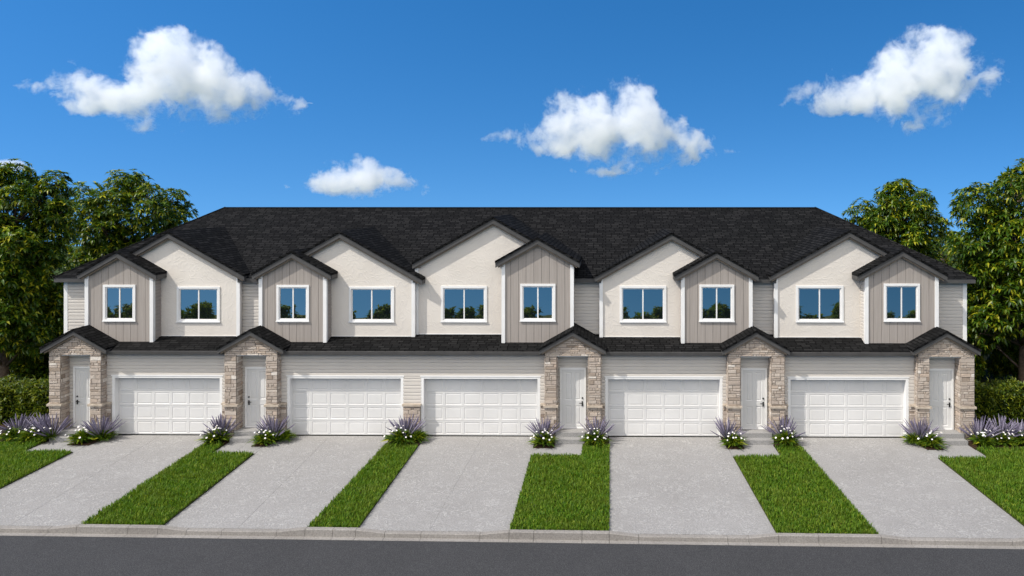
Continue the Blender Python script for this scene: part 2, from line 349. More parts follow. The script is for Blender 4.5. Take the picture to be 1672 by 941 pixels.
# ------------------------------------------------------------------ the building
H = empty('townhouse_row', (-4, 6, 0), 'two-storey row of five townhouses with grey bays, stone porches and white garage doors', 'townhouses')
PITCH, MP = .56, .468
def lap(mb, p, q, z0, z1, e=.142):             # lap boards from p to q (xy), outward is to the right of p->q
    p, q = Vector((*p, 0)), Vector((*q, 0)); d = (q - p).normalized(); n = Vector((d.y, -d.x, 0))
    z = z0
    while z < z1 - .004:
        t = min(z + e, z1); o0, o1 = .040, .004
        a, b, c, f = p + n * o0, q + n * o0, q + n * o1, p + n * o1
        k = z + (t - z) * .68      # flat face, then a cove running in under the next board
        mb.face((a.x, a.y, z), (b.x, b.y, z), (b.x, b.y, k), (a.x, a.y, k)); mb.face((a.x, a.y, k), (b.x, b.y, k), (c.x, c.y, t), (f.x, f.y, t))
        mb.face((p.x, p.y, z), (q.x, q.y, z), (b.x, b.y, z), (a.x, a.y, z)); z = t
def gable_roof(name, part, xc, zp, half, y0, y1, pitch=PITCH, th=.10, rake=.20):
    """two shingled slabs plus a rake board and eave fascia hung under them"""
    mb = MB(); rb = MB(); sf = MB()
    for s in (-1, 1):
        xe = xc + s * half; ze = zp - pitch * half
        a = [(xc, y0, zp), (xe, y0, ze), (xe, y1, ze), (xc, y1, zp)]
        b = [(x, y, z - th) for x, y, z in a]
        if s < 0: a, b = a, b
        else: a, b = a[::-1], b[::-1]
        mb.prism(a, b)
        # rake board on the front, a little behind the shingle edge
        xi = xc + s * (half - .02); zi = zp - pitch * (half - .02)
        fa = [(xc, y0 + .03, zp - th - .004), (xi, y0 + .03, zi - th - .004), (xi, y0 + .03, zi - th - rake), (xc, y0 + .03, zp - th - rake)]
        fb = [(x, y + .05, z) for x, y, z in fa]
        rb.prism(fa if s < 0 else fa[::-1], fb if s < 0 else fb[::-1])
        # inner frieze strip, set back and lower
        fa = [(xc, y0 + .10, zp - th - .05), (xi - s * .1, y0 + .10, zi + .1 * pitch - th - .05), (xi - s * .1, y0 + .10, zi + .1 * pitch - th - rake - .07), (xc, y0 + .10, zp - th - rake - .07)]
        fb = [(x, y + .04, z) for x, y, z in fa]
        sf.prism(fa if s < 0 else fa[::-1], fb if s < 0 else fb[::-1])
        # eave fascia along the slope's lower edge
        x0, x1 = sorted((xe - s * .005, xe - s * .05)); rb.box(x0, x1, y0 + .082, y1, ze - th - rake + .03, ze - th + .0)
        # soffit
        x0, x1 = sorted((xe - s * .052, xe - s * .34)); sf.box(x0, x1, y0 + .15, y1, ze - th - rake + .05, ze - th - rake + .07)
    o = mb.build(name, shingle, part); rb.build('rake_board', fascia, part); sf.build('soffit', soffit, part); return o
def corner(name_parent, x, y, z0, z1, s=-1, w=.10):   # corner board wrapping a corner; s is the side it turns to
    mb = MB(); x0, x1 = sorted((x - s * w, x + s * .052)); mb.box(x0, x1, y - .050, y - .002, z0, z1)
    x0, x1 = sorted((x + s * .002, x + s * .052)); mb.box(x0, x1, y - .002, y + w, z0, z1); mb.build('corner_board', white, name_parent)
def window(xl, xr, zb, zt, y):
    """casing and sash on the wall at y, panes leaning back a little in the reveal"""
    cw = .105; mb = MB(); A, B, C, D = xl + cw, xr - cw, zb + cw, zt - cw
    P = lambda x, z, d: (x, y + d, z)
    mb.box(xl, xr, y - .035, y + .004, zb, zb + cw - .012); mb.box(xl, xr, y - .035, y + .004, zt - cw + .012, zt)
    mb.box(xl, xl + cw - .012, y - .033, y + .004, zb + cw - .012, zt - cw + .012); mb.box(xr - cw + .012, xr, y - .033, y + .004, zb + cw - .012, zt - cw + .012)
    mb.box(xl - .02, xr + .02, y - .055, y - .036, zb + .005, zb + .05)
    o = mb.build('window', white, H)
    f = MB(); i = .05
    a, b, c, d = A - .012, B + .012, C - .012, D + .012
    y0 = y + .004; c2, d2 = c + i, d - i; tl = 0.
    xm = (a + b) / 2
    def bar(u, v, z_0, z_1, f0=0., f1=.045):       # a bar of the sash, leaning with it
        q = [(u, z_0), (v, z_0), (v, z_1), (u, z_1)]
        f.prism([(x, y0 + f0 + (z - c) * tl, z) for x, z in q], [(x, y0 + f1 + (z - c) * tl, z) for x, z in q])
    bar(a, a + i, c, d); bar(b - i, b, c, d); bar(a + i, b - i, c, c2); bar(a + i, b - i, d2, d); bar(xm - .026, xm + .026, c2, d2, .004)
    f.build('sash_frame', white, o)
    jb = MB(); jb.box(a - .02, a - .002, y + .005, y + .065, c, d); jb.box(b + .002, b + .02, y + .005, y + .065, c, d); jb.box(a - .02, b + .02, y + .005, y + .065, d + .002, d + .02); jb.build('jamb', white, o)
    p = MB(); yy = lambda z: y0 + .022 + (z - c) * tl
    for u, v in ((a + i, xm - .02), (xm + .02, b - i)): p.face((u, yy(c2), c2), (v, yy(c2), c2), (v, yy(d2), d2), (u, yy(d2), d2))
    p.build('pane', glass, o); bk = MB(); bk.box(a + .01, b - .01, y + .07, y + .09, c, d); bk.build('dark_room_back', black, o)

def wall_with_hole(mb, x0, x1, z0, topfn, peak, hole, y):   # gabled wall at y with a rectangular hole
    hx0, hx1, hz0, hz1 = hole
    def poly(a, b, zlow):
        xs = [a] + ([peak] if a < peak < b else []) + [b]
        mb.face(*([(a, y, zlow), (b, y, zlow)] + [(x, y, topfn(x)) for x in reversed(xs)]))
    poly(x0, hx0, z0); poly(hx1, x1, z0); poly(hx0, hx1, hz1); mb.face((hx0, y, z0), (hx1, y, z0), (hx1, y, hz0), (hx0, y, hz0))

# stucco gables: x-left, x-right, peak x, peak z, roof half width, wall plane, window
GAB = [(-21.40, -15.55, -18.47, 8.41, 3.26, .90, (-18.20, -16.36, 4.51, 6.04)), (-14.30, -8.12, -11.21, 8.41, 3.52, .90, (-10.87, -8.96, 4.52, 6.05)),
       (-8.07, -1.48, -4.78, 9.00, 3.43, 1.10, (-7.02, -5.06, 4.50, 6.05)), (-.23, 5.70, 2.74, 8.36, 3.24, .90, (.57, 2.53, 4.54, 6.09)),
       (7.11, 13.20, 10.16, 8.46, 3.34, .90, (7.97, 9.96, 4.56, 6.11))]
for i, (xl, xr, xp, zp, hf, y, wn_) in enumerate(GAB):
    top = lambda x: zp - .13 - PITCH * abs(x - xp)
    mb = MB(); hole = (wn_[0] + .09, wn_[1] - .09, wn_[2] + .09, wn_[3] - .09)
    wall_with_hole(mb, xl, xr, 3.55, top, xp, hole, y)
    mb.face((xl, 2.6, 3.55), (xl, y, 3.55), (xl, y, top(xl)), (xl, 2.6, top(xl))); mb.face((xr, y, 3.55), (xr, 2.6, 3.55), (xr, 2.6, top(xr)), (xr, y, top(xr)))
    part = mb.build('stucco_gable', stucco, H)
    gable_roof('gable_roof', part, xp, zp, hf, y - .23, .8 + (zp - 6.41) / MP + .25)
    sides = {0: (1,), 1: (1,), 2: (-1,), 3: (-1,), 4: (-1,)}[i]
    for s in sides: corner(part, xr if s > 0 else xl, y, 3.6, top(xr if s > 0 else xl) - .02, s, .095)
    fl = MB(); fl.box(xl + .1, xr - .1, y - .02, y - .002, 3.9, 3.955 if y < 1 else 4.02); fl.build('base_trim', white, part)
    window(*wn_, y)
# grey boarded bays: x-left, x-right, peak x, peak z, roof half, window
BAY = [(-21.68, -18.91, -20.29, 7.62, 1.66, (-20.98, -19.62, 4.63, 6.17)), (-14.39, -11.66, -13.01, 7.62, 1.66, (-13.71, -12.35, 4.63, 6.17)),
       (-4.28, -1.39, -2.83, 8.18, 1.75, (-3.56, -2.10, 4.66, 6.23)), (3.15, 5.99, 4.54, 7.63, 1.74, (3.85, 5.29, 4.66, 6.21)), (10.71, 13.63, 12.15, 7.70, 1.84, (11.44, 12.92, 4.68, 6.26))]
for i, (xl, xr, xp, zp, hf, wn_) in enumerate(BAY):
    y = .40; top = lambda x: zp - .13 - PITCH * abs(x - xp)
    mb = MB(); hx0, hx1, hz0, hz1 = wn_[0] + .09, wn_[1] - .09, wn_[2] + .09, wn_[3] - .09
    n = 9; xs = [xl + (xr - xl) * k / n for k in range(n + 1)]
    def strip(a, b, z0, z1=None):
        q = [a] + ([xp] if a < xp < b and z1 is None else []) + [b]
        t = [(x, y, top(x) if z1 is None else z1) for x in reversed(q)]
        fr = [(a, y, z0), (b, y, z0)] + t
        mb.prism(fr, [(x, y + .02, z) for x, _, z in fr])
    for a, b in zip(xs, xs[1:]):
        a, b = a + .006, b - .006
        if b < hx0 or a > hx1: strip(a, b, 3.5); continue
        if a < hx0: strip(a, hx0, 3.5); a = hx0
        if b > hx1: strip(hx1, b, 3.5); b = hx1
        strip(a, b, 3.5, hz0); strip(a, b, hz1)
    part = mb.build('boarded_bay', board, H)
    bk = MB(); wall_with_hole(bk, xl, xr, 3.5, top, xp, (hx0, hx1, hz0, hz1), y + .017); bk.build('backing', fascia, part)
    for q0, q1, zz in (((xl, 2.6), (xl, y), top(xl)), ((xr, y), (xr, 2.6), top(xr))):
        sd_ = MB(); lap(sd_, q0, q1, 3.5, zz); sd_.build('side_siding', siding if i == 4 else board, part)
    gable_roof('bay_roof', part, xp, zp, hf, y - .22, 3.2 + (zp - 7.6) * 2)
    corner(part, xl, y, 3.7, top(xl) - .06, -1, .095); corner(part, xr, y, 3.7, top(xr) - .06, 1, .095)
    window(*wn_, y)
# upper siding wall behind the gables, and the house body
XL, XR = -23.15, 15.17
mb = MB()
for u, v in ((XL, -21.3), (-15.6, -14.2), (-1.55, -.15), (5.6, 7.2), (13.1, XR)): lap(mb, (u, 1.15), (v, 1.15), 3.75, 6.3)
lap(mb, (XL, 12.8), (XL, 1.15), 0, 6.3); lap(mb, (XR, 1.15), (XR, 12.8), 0, 6.3); lap(mb, (XR, 12.8), (XL, 12.8), 0, 6.3)
wall_up = mb.build('siding_wall', siding, H)
corner(wall_up, XL, 1.15, 3.0, 6.26, -1, .11); corner(wall_up, XR, 1.15, 3.0, 6.26, 1, .11)
# main hipped roof
EL_, ER, EY, BY, RZ, RY = -23.42, 15.46, .80, 13.2, 9.31, 7.0
rl, rr = (-19.54, RY, RZ), (10.62, RY, RZ); ez = 6.41
A, B, C, D = (EL_, EY, ez), (ER, EY, ez), (ER, BY, ez), (EL_, BY, ez)
NOTCH = [(-21.36, -15.58), (-14.27, -8.14), (-8.05, -1.50), (-.21, 5.68), (7.13, 13.18)]   # the eave stops where the gables stand
ny = 1.22; nz = ez + MP * (ny - EY); eave = [A]
for p, q in NOTCH: eave += [(p, EY, ez), (p, ny, nz), (q, ny, nz), (q, EY, ez)]
mb = MB(); mb.face(*(eave + [B, rr, rl])); mb.face(B, C, rr); mb.face(C, D, rl, rr); mb.face(D, A, rl)
roof = mb.build('main_roof', shingle, H)
fb = MB(); sf = MB(); ends = [EL_ + .02] + [v for n_ in NOTCH for v in n_] + [ER - .02]
for u, v in zip(ends[::2], ends[1::2]):
    fb.box(u, v, EY + .02, EY + .05, ez - .19, ez - .006); sf.box(max(u, EL_ + .05), min(v, ER - .05), EY + .05, 1.2, ez - .16, ez - .14)
fb.box(EL_ + .02, EL_ + .05, EY + .05, BY - .05, ez - .19, ez - .006); fb.box(ER - .05, ER - .02, EY + .05, BY - .05, ez - .19, ez - .006)
fb.box(EL_ + .02, ER - .02, BY - .05, BY - .02, ez - .19, ez - .006); fb.build('fascia', fascia, roof)
sf.box(EL_ + .05, ER - .05, 1.205, BY - .05, ez - .16, ez - .14); sf.build('soffit', soffit, roof)
cp = MB(); cp.box(rl[0], rr[0], RY - .11, RY + .11, RZ - .05, RZ + .022)
for p, q in ((A, rl), (B, rr)): cp.tube([Vector(p) + Vector((0, 0, .0)), Vector(q) + Vector((0, 0, .0))], [.05, .05], 6)
cp.build('ridge_cap', shingle, roof)
# pent roof over the garages
PS = .285; py0, pz0 = -.30, 3.60; PX0, PX1 = -21.6, 13.7
mb = MB(); y1 = 1.16; z1 = pz0 + PS * (y1 - py0)
a = [(PX0, py0, pz0), (PX1, py0, pz0), (PX1, y1, z1), (PX0, y1, z1)]; mb.prism(a, [(x, y, z - .05) for x, y, z in a])
pent = mb.build('pent_roof', shingle, H)
gt = MB(); sf = MB()
for u, v in ((-20.50, -15.52), (-13.30, -2.50), (-.18, 4.88), (7.21, 12.49)):
    q = [(py0 - .085, 3.575), (py0 - .07, 3.45), (py0 + .004, 3.43), (py0 + .004, 3.575)][::-1]
    gt.prism([(u, y_, z_) for y_, z_ in q], [(v, y_, z_) for y_, z_ in q]); sf.box(u, v, py0 + .01, -.002, 3.42, 3.44)
gt.build('gutter', fascia, pent); sf.build('soffit', soffit, pent)
# porches: column front left/right, opening left/right, peak x
POR = [(-22.66, -20.53, -22.19, -20.99, -21.56), (-15.48, -13.33, -15.00, -13.79, -14.36), (-2.47, -.21, -2.00, -.71, -1.35), (4.91, 7.18, 5.40, 6.66, 6.01), (12.52, 14.77, 12.98, 14.24, 13.60)]
GAR = [(-20.19, -15.85), (-12.96, -8.40), (-7.46, -2.80), (.07, 4.63), (7.50, 12.17)]   # garage door openings
ROWS = []
z = 0.
rr_ = random.Random(3)
while z < 5: h = rr_.choice((.085, .10, .12, .14, .17)); ROWS.append((z, z + h)); z += h
def masonry(mb, p, q, z0, z1, seed, topfn=None, low=None, off=0):   # stones on the face p->q, outward right of it; low(s) hides below
    r = random.Random(seed); p, q = Vector((*p, 0)), Vector((*q, 0)); ln = (q - p).length; d = (q - p) / ln; n = Vector((d.y, -d.x, 0))
    for a, b in ROWS:
        a, b = max(a, z0), min(b, z1)
        if b - a < .03: continue
        s = -r.uniform(0, .15)
        while s < ln - .01:
            l = r.choice((r.uniform(.07, .14), r.uniform(.2, .5), r.uniform(.2, .5))); s0, s1 = max(s, 0), min(s + l, ln); s += l
            if ln - s < .09: s1 = ln; s = ln
            if s1 - s0 < .03: continue
            zt = b
            if topfn:
                if min(topfn(s0), topfn(s1)) < a + .02: 
                    if max(topfn(s0), topfn(s1)) < a + .04: continue
                zt = b
            subs = [(a, zt)] if (zt - a < .12 or r.random() < .7) else [(a, (a + zt) / 2), ((a + zt) / 2, zt)]
            for u, v in subs:
                dp = r.uniform(.014, .034); g_ = .008
                fr = []
                c = r.uniform(.004, .012)
                o = [(s0 + g_, u + g_), (s1 - g_, u + g_), (s1 - g_, v - g_), (s0 + g_, v - g_)]
                if topfn: o = [(ss, min(zz, topfn(ss))) for ss, zz in o]
                m_ = [sum(k[0] for k in o) / 4, sum(k[1] for k in o) / 4]
                i_ = [(ss + (c if ss < m_[0] else -c) + r.uniform(-.004, .004), zz + (c if zz < m_[1] else -c) + r.uniform(-.004, .004)) for ss, zz in o]
                P3 = lambda ss, zz, dd: tuple(p + d * ss + n * dd + Vector((0, 0, zz)))
                O = [P3(ss, zz, .0) for ss, zz in o]; O2 = [P3(ss, zz, dp * .7) for ss, zz in o]; I = [P3(ss, zz, dp + r.uniform(-.004, .004)) for ss, zz in i_]
                k0 = len(mb.v); mb.v += O + O2 + I
                for k in range(4):
                    k2 = (k + 1) % 4; mb.f += [(k0 + k, k0 + k2, k0 + 4 + k2, k0 + 4 + k), (k0 + 4 + k, k0 + 4 + k2, k0 + 8 + k2, k0 + 8 + k)]; mb.m += [mb.mi] * 2
                mb.f.append((k0 + 8, k0 + 9, k0 + 10, k0 + 11)); mb.m.append(mb.mi)
PF, LAND = -.32, .36
panel_rects = lambda x0, x1, n: [(x0 + (x1 - x0) * k / n, x0 + (x1 - x0) * (k + 1) / n) for k in range(n)]
HANDLE_LEFT = (True, True, False, False, False)
DOORX = [(-21.90, -20.99), (-14.78, -13.87), (-1.82, -.90), (5.58, 6.49), (13.17, 14.06)]
for i, (x0, x1, o0, o1, xp) in enumerate(POR):
    zp = 4.50; half = 1.36; top = lambda x: zp - .14 - PITCH * abs(x - xp)
    zo = 3.40
    mb = MB()   # mortar body: lintel gable above the opening
    xs = [x0, xp, x1]
    fr = [(x0, PF, zo), (x1, PF, zo), (x1, PF, top(x1)), (xp, PF, top(xp)), (x0, PF, top(x0))]
    mb.prism(fr, [(x, .10, z) for x, _, z in fr])
    porch = mb.build('porch', mortar, H)
    st = MB(); masonry(st, (x0, PF), (x1, PF), zo + .002, 4.4, 40 + i, topfn=lambda s: top(x0 + s)); st.build('stone_gable', stone, porch)
    cl = MB(); cl.box(o0 - .0, o1 + .0, PF + .03, .14, zo - .03, zo - .002); cl.build('porch_ceiling', white, porch)
    for k, (a, b) in enumerate(((x0, o0), (o1, x1))):
        cm = MB(); cm.mi = 1; cm.box(a + .012, b - .012, PF + .012, .20, -.02, zo); cm.mi = 0
        sd0 = 100 + i * 10 + k
        masonry(cm, (a, PF), (b, PF), 0, 1.33, sd0); masonry(cm, (a, PF), (b, PF), 1.42, zo, sd0 + 3)
        masonry(cm, (b, PF), (b, .14), 0, 1.33, sd0 + 1); masonry(cm, (b, PF), (b, .14), 1.42, zo, sd0 + 4)
        masonry(cm, (a, .14), (a, PF), 0, 1.33, sd0 + 2); masonry(cm, (a, .14), (a, PF), 1.42, zo, sd0 + 5)
        # low stone return between column and garage trim
        inner = (k == 1 and i in (0, 1, 2, 3)) or (k == 0 and i in (1, 2, 3, 4))
        col = cm.build('stone_column', [stone, mortar], porch)
        cpm = MB(); cpm.box(a - .065, b + .065, PF - .075, .1, 1.33, 1.415); cpm.build('cap_ledge', capstone, porch)
    gable_roof('porch_roof', porch, xp, zp, half, PF - .20, 1.14, th=.09, rake=.17)
    bw = MB(); lap(bw, (o0 - .05, .15), (o1 + .05, .15), LAND, zo); bw.build('recess_siding', siding, porch)
    # front door
    dx0, dx1 = DOORX[i]; dz0, dz1 = LAND + .03, 2.76; yd = .085
    mb = MB(); P = lambda x, z, d: (x, yd + d, z)
    wdt = dx1 - dx0; mb.box(dx0, dx1, yd + .035, yd + .06, dz0, dz1)
    cells_x = [(dx0, dx0 + wdt / 2), (dx0 + wdt / 2, dx1)]; zc = dz0 + (dz1 - dz0) * .42
    for (za, zb) in ((dz0, zc), (zc, dz1)):
        for a, b in cells_x:
            ml, mr = (.13, .055) if a == dx0 else (.055, .13)
            mb.rings([(a, b, za, zb, 0), (a + ml, b - mr, za + .12, zb - .1, 0), (a + ml + .018, b - mr - .018, za + .138, zb - .118, .013), (a + ml + .05, b - mr - .05, za + .17, zb - .15, .013), (a + ml + .07, b - mr - .07, za + .19, zb - .17, .004)], P)
    door = mb.build('front_door', doorwhite, H)
    fm = MB(); c = .075; fm.box(dx0 - c, dx0 - .004, .05, .14, LAND, dz1 + c); fm.box(dx1 + .004, dx1 + c, .05, .14, LAND, dz1 + c); fm.box(dx0 - .004, dx1 + .004, .05, .14, dz1 + .004, dz1 + c); fm.box(dx0 - .004, dx1 + .004, .03, .14, LAND + .001, dz0 - .003)
    fm.build('door_frame', white, door)
    s = 1 if HANDLE_LEFT[i] else -1; hx = dx0 + .075 if s > 0 else dx1 - .075; hz = 1.40
    hm = MB(); hm.box(hx - .03, hx + .03, yd - .012, yd + .01, hz - .13, hz + .06); hm.tube([(hx, yd - .01, hz), (hx, yd - .06, hz)], [.02, .02]); a, b = sorted((hx - s * .015, hx + s * .13)); hm.box(a, b, yd - .07, yd - .05, hz - .013, hz + .013)
    hm.build('door_handle', black, door)
    db = MB(); db.tube([(hx, yd + .005, hz + .2), (hx, yd - .03, hz + .2)], [.036, .03], 12); db.build('deadbolt', black, door)
# lower siding and garages
mb = MB()
segs = [(-20.55, -15.46, [0]), (-13.34, -2.46, [1, 2]), (-.22, 4.93, [3]), (7.17, 12.53, [4])]
for a, b, ids in segs:
    lap(mb, (a, 0), (b, 0), 2.50, 3.55); xs = [a]
    for k in ids: xs += [GAR[k][0] - .10, GAR[k][1] + .10]
    xs.append(b)
    for u, v in zip(xs[::2], xs[1::2]): lap(mb, (u, 0), (v, 0), 0, 2.50)
lap(mb, (-22.64, 1.2), (-22.64, .0), 0, 3.6); lap(mb, (14.75, 0), (14.75, 1.2), 0, 3.6)
low = mb.build('siding_wall', siding, H)
for k, (a, b) in enumerate(GAR):
    h = 2.40; yg = .20; mb = MB()
    mb.box(a - .02, b + .02, yg + .046, yg + .07, 0, h + .02)
    gd = mb.build('garage_door', doorwhite, H)
    for r_ in range(4):
        s = MB(); z0, z1 = .012 + r_ * (h - .01) / 4, .012 + (r_ + 1) * (h - .01) / 4 - .008
        P = lambda x, z, d: (x, yg + d, z); s.box(a, b, yg + .031, yg + .045, z0, z1)
        for u, v in panel_rects(a, b, 6):
            m_ = .055; s.rings([(u, v, z0, z1, 0), (u + m_, v - m_, z0 + .06, z1 - .055, 0), (u + m_ + .014, v - m_ - .014, z0 + .074, z1 - .069, .011), (u + m_ + .030, v - m_ - .030, z0 + .090, z1 - .085, .011), (u + m_ + .058, v - m_ - .058, z0 + .118, z1 - .113, .004)], P)
        s.build('door_section', doorwhite, gd)
    t = MB(); t.box(a - .12, a, -.035, yg + .03, 0, h + .11); t.box(b, b + .12, -.035, yg + .03, 0, h + .11); t.box(a, b, -.035, yg + .03, h, h + .11); t.box(a - .14, b + .14, -.05, -.036, h + .08, h + .13)
    t.build('door_trim', white, gd)
    sl = MB(); sl.box(a, b, yg - .005, yg + .02, 0.001, .011); sl.build('bottom_seal', black, gd)
# stone returns beside the garages and the pier between garages two and three
RET = [(-20.53, -20.31), (-15.73, -15.48), (-13.33, -13.08), (-2.68, -2.47), (-.21, -.05), (4.75, 4.91), (7.18, 7.38), (12.29, 12.52)]
for k, (a, b) in enumerate(RET):
    cm = MB(); cm.mi = 1; cm.box(a + .004, b - .004, -.075, -.022, 0, 1.33); cm.mi = 0; masonry(cm, (a, -.075), (b, -.075), 0, 1.33, 300 + k)
    o = cm.build('stone_return', [stone, mortar], H); c2 = MB(); c2.box(a - .0, b + .0, -.14, -.022, 1.33, 1.41); c2.build('cap_ledge', capstone, o)
cm = MB(); a, b = -8.28, -7.58; cm.mi = 1; cm.box(a + .004, b - .004, -.10, -.022, 0, 1.30); cm.mi = 0; masonry(cm, (a, -.10), (b, -.10), 0, 1.30, 401)
o = cm.build('stone_pier', [stone, mortar], H); c2 = MB(); c2.box(a - .03, b + .03, -.17, -.022, 1.30, 1.385); c2.build('cap_ledge', capstone, o)

# ------------------------------------------------------------------ entry steps
STEP = [(-22.30, -20.95, 'leftmost'), (-15.02, -13.72, 'second'), (-2.02, -.86, 'middle'), (5.36, 6.64, 'fourth'), (12.92, 14.30, 'rightmost')]
for (a, b, nm_), (p0, p1, o0, o1, xp) in zip(STEP, POR):
    e = empty('entry_steps', ((a + b) / 2, -.3, 0), f'two grey concrete steps up to the white front door of the {nm_} stone porch', 'steps', 'entry steps at the porches')
    m = MB(); m.box(p0 + .40, p1 - .40, PF - .06, .14, .005, LAND - .001); m.box(a, b, PF - .14, PF - .06, .005, LAND); m.build('landing', walkmat, e)
    m = MB(); m.box(a - .02, b - .0, PF - .44, PF - .14, .005, .18); m.build('tread', walkmat, e)

# ------------------------------------------------------------------ lawns
LAWN = [('wide lawn at the left end', [(-27, ky(-27)), (-20.27, ky(-20.27)), (-20.49, -1.86), (-22.47, -1.86), (-22.47, -.93), (-27, -.93)]),
        ('L-shaped lawn strip beside the second path', [(-15.65, ky(-15.6)), (-13.20, ky(-13.2)), (-13.45, -1.95), (-15.12, -1.95), (-15.12, -1.05), (-15.90, -1.05)]),
        ('narrow lawn strip between the two middle garages', [(-8.82, ky(-8.8)), (-7.32, ky(-7.3)), (-7.40, -1.05), (-8.72, -1.05)]),
        ('L-shaped lawn strip in front of the middle porch', [(-2.82, ky(-2.8)), (.09, ky(.1)), (.13, -1.1), (-.92, -1.1), (-.92, -2.05), (-2.83, -2.05)]),
        ('L-shaped lawn strip in front of the fourth porch', [(4.96, ky(5)), (7.88, ky(7.9)), (7.63, -1.05), (6.62, -1.05), (6.62, -2.09), (4.79, -2.09)]),
        ('lawn at the right end', [(12.43, ky(12.4)), (21, ky(21)), (21, -1.2), (14.36, -1.2), (14.40, -2.14), (12.46, -2.14)])]
def inside(poly, P):
    r = np.zeros(len(P), bool); n = len(poly)
    for i in range(n):
        (xa, ya), (xb, yb) = poly[i], poly[(i + 1) % n]
        c = ((ya > P[:, 1]) != (yb > P[:, 1])) & (P[:, 0] < (xb - xa) * (P[:, 1] - ya) / (yb - ya + 1e-12) + xa); r ^= c
    return r
BV, BF, nb = [], [], 0
for nm_, poly in LAWN:
    g = MB(); g.slab(poly, -.05, .03); struct('lawn', g, soil, 'green ' + nm_)
    q = np.array(poly); lo, hi = q.min(0), q.max(0); area = np.prod(hi - lo); n = int(area * 1350)
    P = rng.uniform(lo, hi, (n, 2)); P = P[inside(poly, P)]; n = len(P)
    tuft = rng.uniform(lo, hi, (int(area * 16), 2))
    ang = rng.uniform(0, 2 * np.pi, n); ln = rng.uniform(.07, .165, n); wd = rng.uniform(.014, .028, n)
    cl = np.sin(P[:, 0] * 5.1 + np.sin(P[:, 1] * 3.7) * 2) * np.sin(P[:, 1] * 4.3 + P[:, 0] * 2.1); ln *= 1 + .2 * cl
    lean = rng.uniform(.1, .8, n); dx, dy = np.cos(ang), np.sin(ang)
    base = np.c_[P, np.full(n, .025)]; dirv = np.c_[dx, dy, np.zeros(n)]; side = np.c_[-dy, dx, np.zeros(n)]
    mid = base + dirv * (ln * lean * .35)[:, None] + np.c_[np.zeros((n, 2)), ln * .62]; tip = base + dirv * (ln * lean)[:, None] + np.c_[np.zeros((n, 2)), ln * (1.05 - .35 * lean)]
    V = np.stack([base - side * wd[:, None] / 2, base + side * wd[:, None] / 2, mid + side * wd[:, None] * .4, mid - side * wd[:, None] * .4, tip], 1)
    b = np.arange(n)[:, None] * 5 + nb
    BF += [b + np.array([[0, 1, 2]]), b + np.array([[0, 2, 3]]), b + np.array([[3, 2, 4]])]; BV.append(V.reshape(-1, 3)); nb += n * 5
o = link('grass', np_mesh('grass', np.concatenate(BV), np.concatenate(BF), grassleaf)); meta(o, 'coarse green grass blades growing on the lawn strips', 'grass', None, 'stuff')

# ------------------------------------------------------------------ planting beds
BEDS = [[(-27, -.95), (-22.45, -.95), (-22.3, .0), (-22.7, 3.2), (-27, 3.2)], [(-21.30, -1.12), (-20.46, -1.12), (-20.28, -.02), (-20.95, -.02)], [(-15.92, -1.07), (-15.12, -1.07), (-15.10, -.02), (-15.93, -.02)],
        [(-13.95, -1.18), (-13.43, -1.18), (-13.05, -.02), (-13.75, -.02)], [(-8.74, -1.07), (-7.40, -1.07), (-7.40, -.02), (-8.70, -.02)], [(-2.86, -1.22), (-2.05, -1.22), (-2.0, -.02), (-2.84, -.02)],
        [(-.90, -1.12), (.13, -1.12), (.10, -.02), (-.88, -.02)], [(4.74, -1.26), (5.38, -1.26), (5.34, -.02), (4.66, -.02)], [(6.63, -1.08), (7.63, -1.08), (7.55, -.02), (6.66, -.02)],
        [(12.48, -1.25), (13.10, -1.25), (12.9, -.02), (12.2, -.02)], [(14.34, -1.22), (21, -1.22), (21, 3.2), (14.8, 3.2), (14.3, .0)]]
for p in BEDS: g = MB(); g.slab(p, -.04, .045); struct('planting_bed', g, mulch, 'dark mulched planting bed')

# ------------------------------------------------------------------ bedding plants
def spike_mesh():
    m = MB(); prof = [(.0, .006), (.30, .007), (.34, .013), (.48, .019), (.62, .021), (.78, .018), (.92, .011), (1.0, .004)]
    m.tube([(0, 0, z) for z, r in prof], [r for z, r in prof], 6); return m.mesh('flower_spike', spikemat)
SPK = spike_mesh()
def flower_mesh():
    m = MB()
    for k in range(7):
        a = 2 * math.pi * k / 7; c, s = math.cos(a), math.sin(a); p = lambda r, t, z: (r * c - t * s, r * s + t * c, z)
        m.face(p(.008, -.008, .004), p(.036, -.02, .012), p(.058, 0, .006), p(.036, .02, .012), p(.008, .008, .004))
    m.mi = 1; m.tube([(0, 0, 0), (0, 0, .014), (0, 0, .02)], [.016, .014, .004], 7); return m.mesh('flower', [petal, pollen])
FLW = flower_mesh()
def lavender_leaf_mesh(seed):
    g_ = np.random.default_rng(seed); n = 170; a = g_.uniform(0, 2 * np.pi, n); t = g_.uniform(.05, 1.15, n)
    D = np.c_[np.cos(a) * np.sin(t), np.sin(a) * np.sin(t), np.cos(t)]; P = np.c_[np.cos(a) * .1, np.sin(a) * .1, g_.uniform(0, .1, n)] * g_.uniform(.2, 1, (n, 1))
    V, F = leaves(P, D, g_.uniform(.28, .52, n), g_.uniform(.02, .034, n), .12); return np_mesh('leaf_clump', V, F, greyleaf)
LLF = [lavender_leaf_mesh(s) for s in (1, 2, 3)]
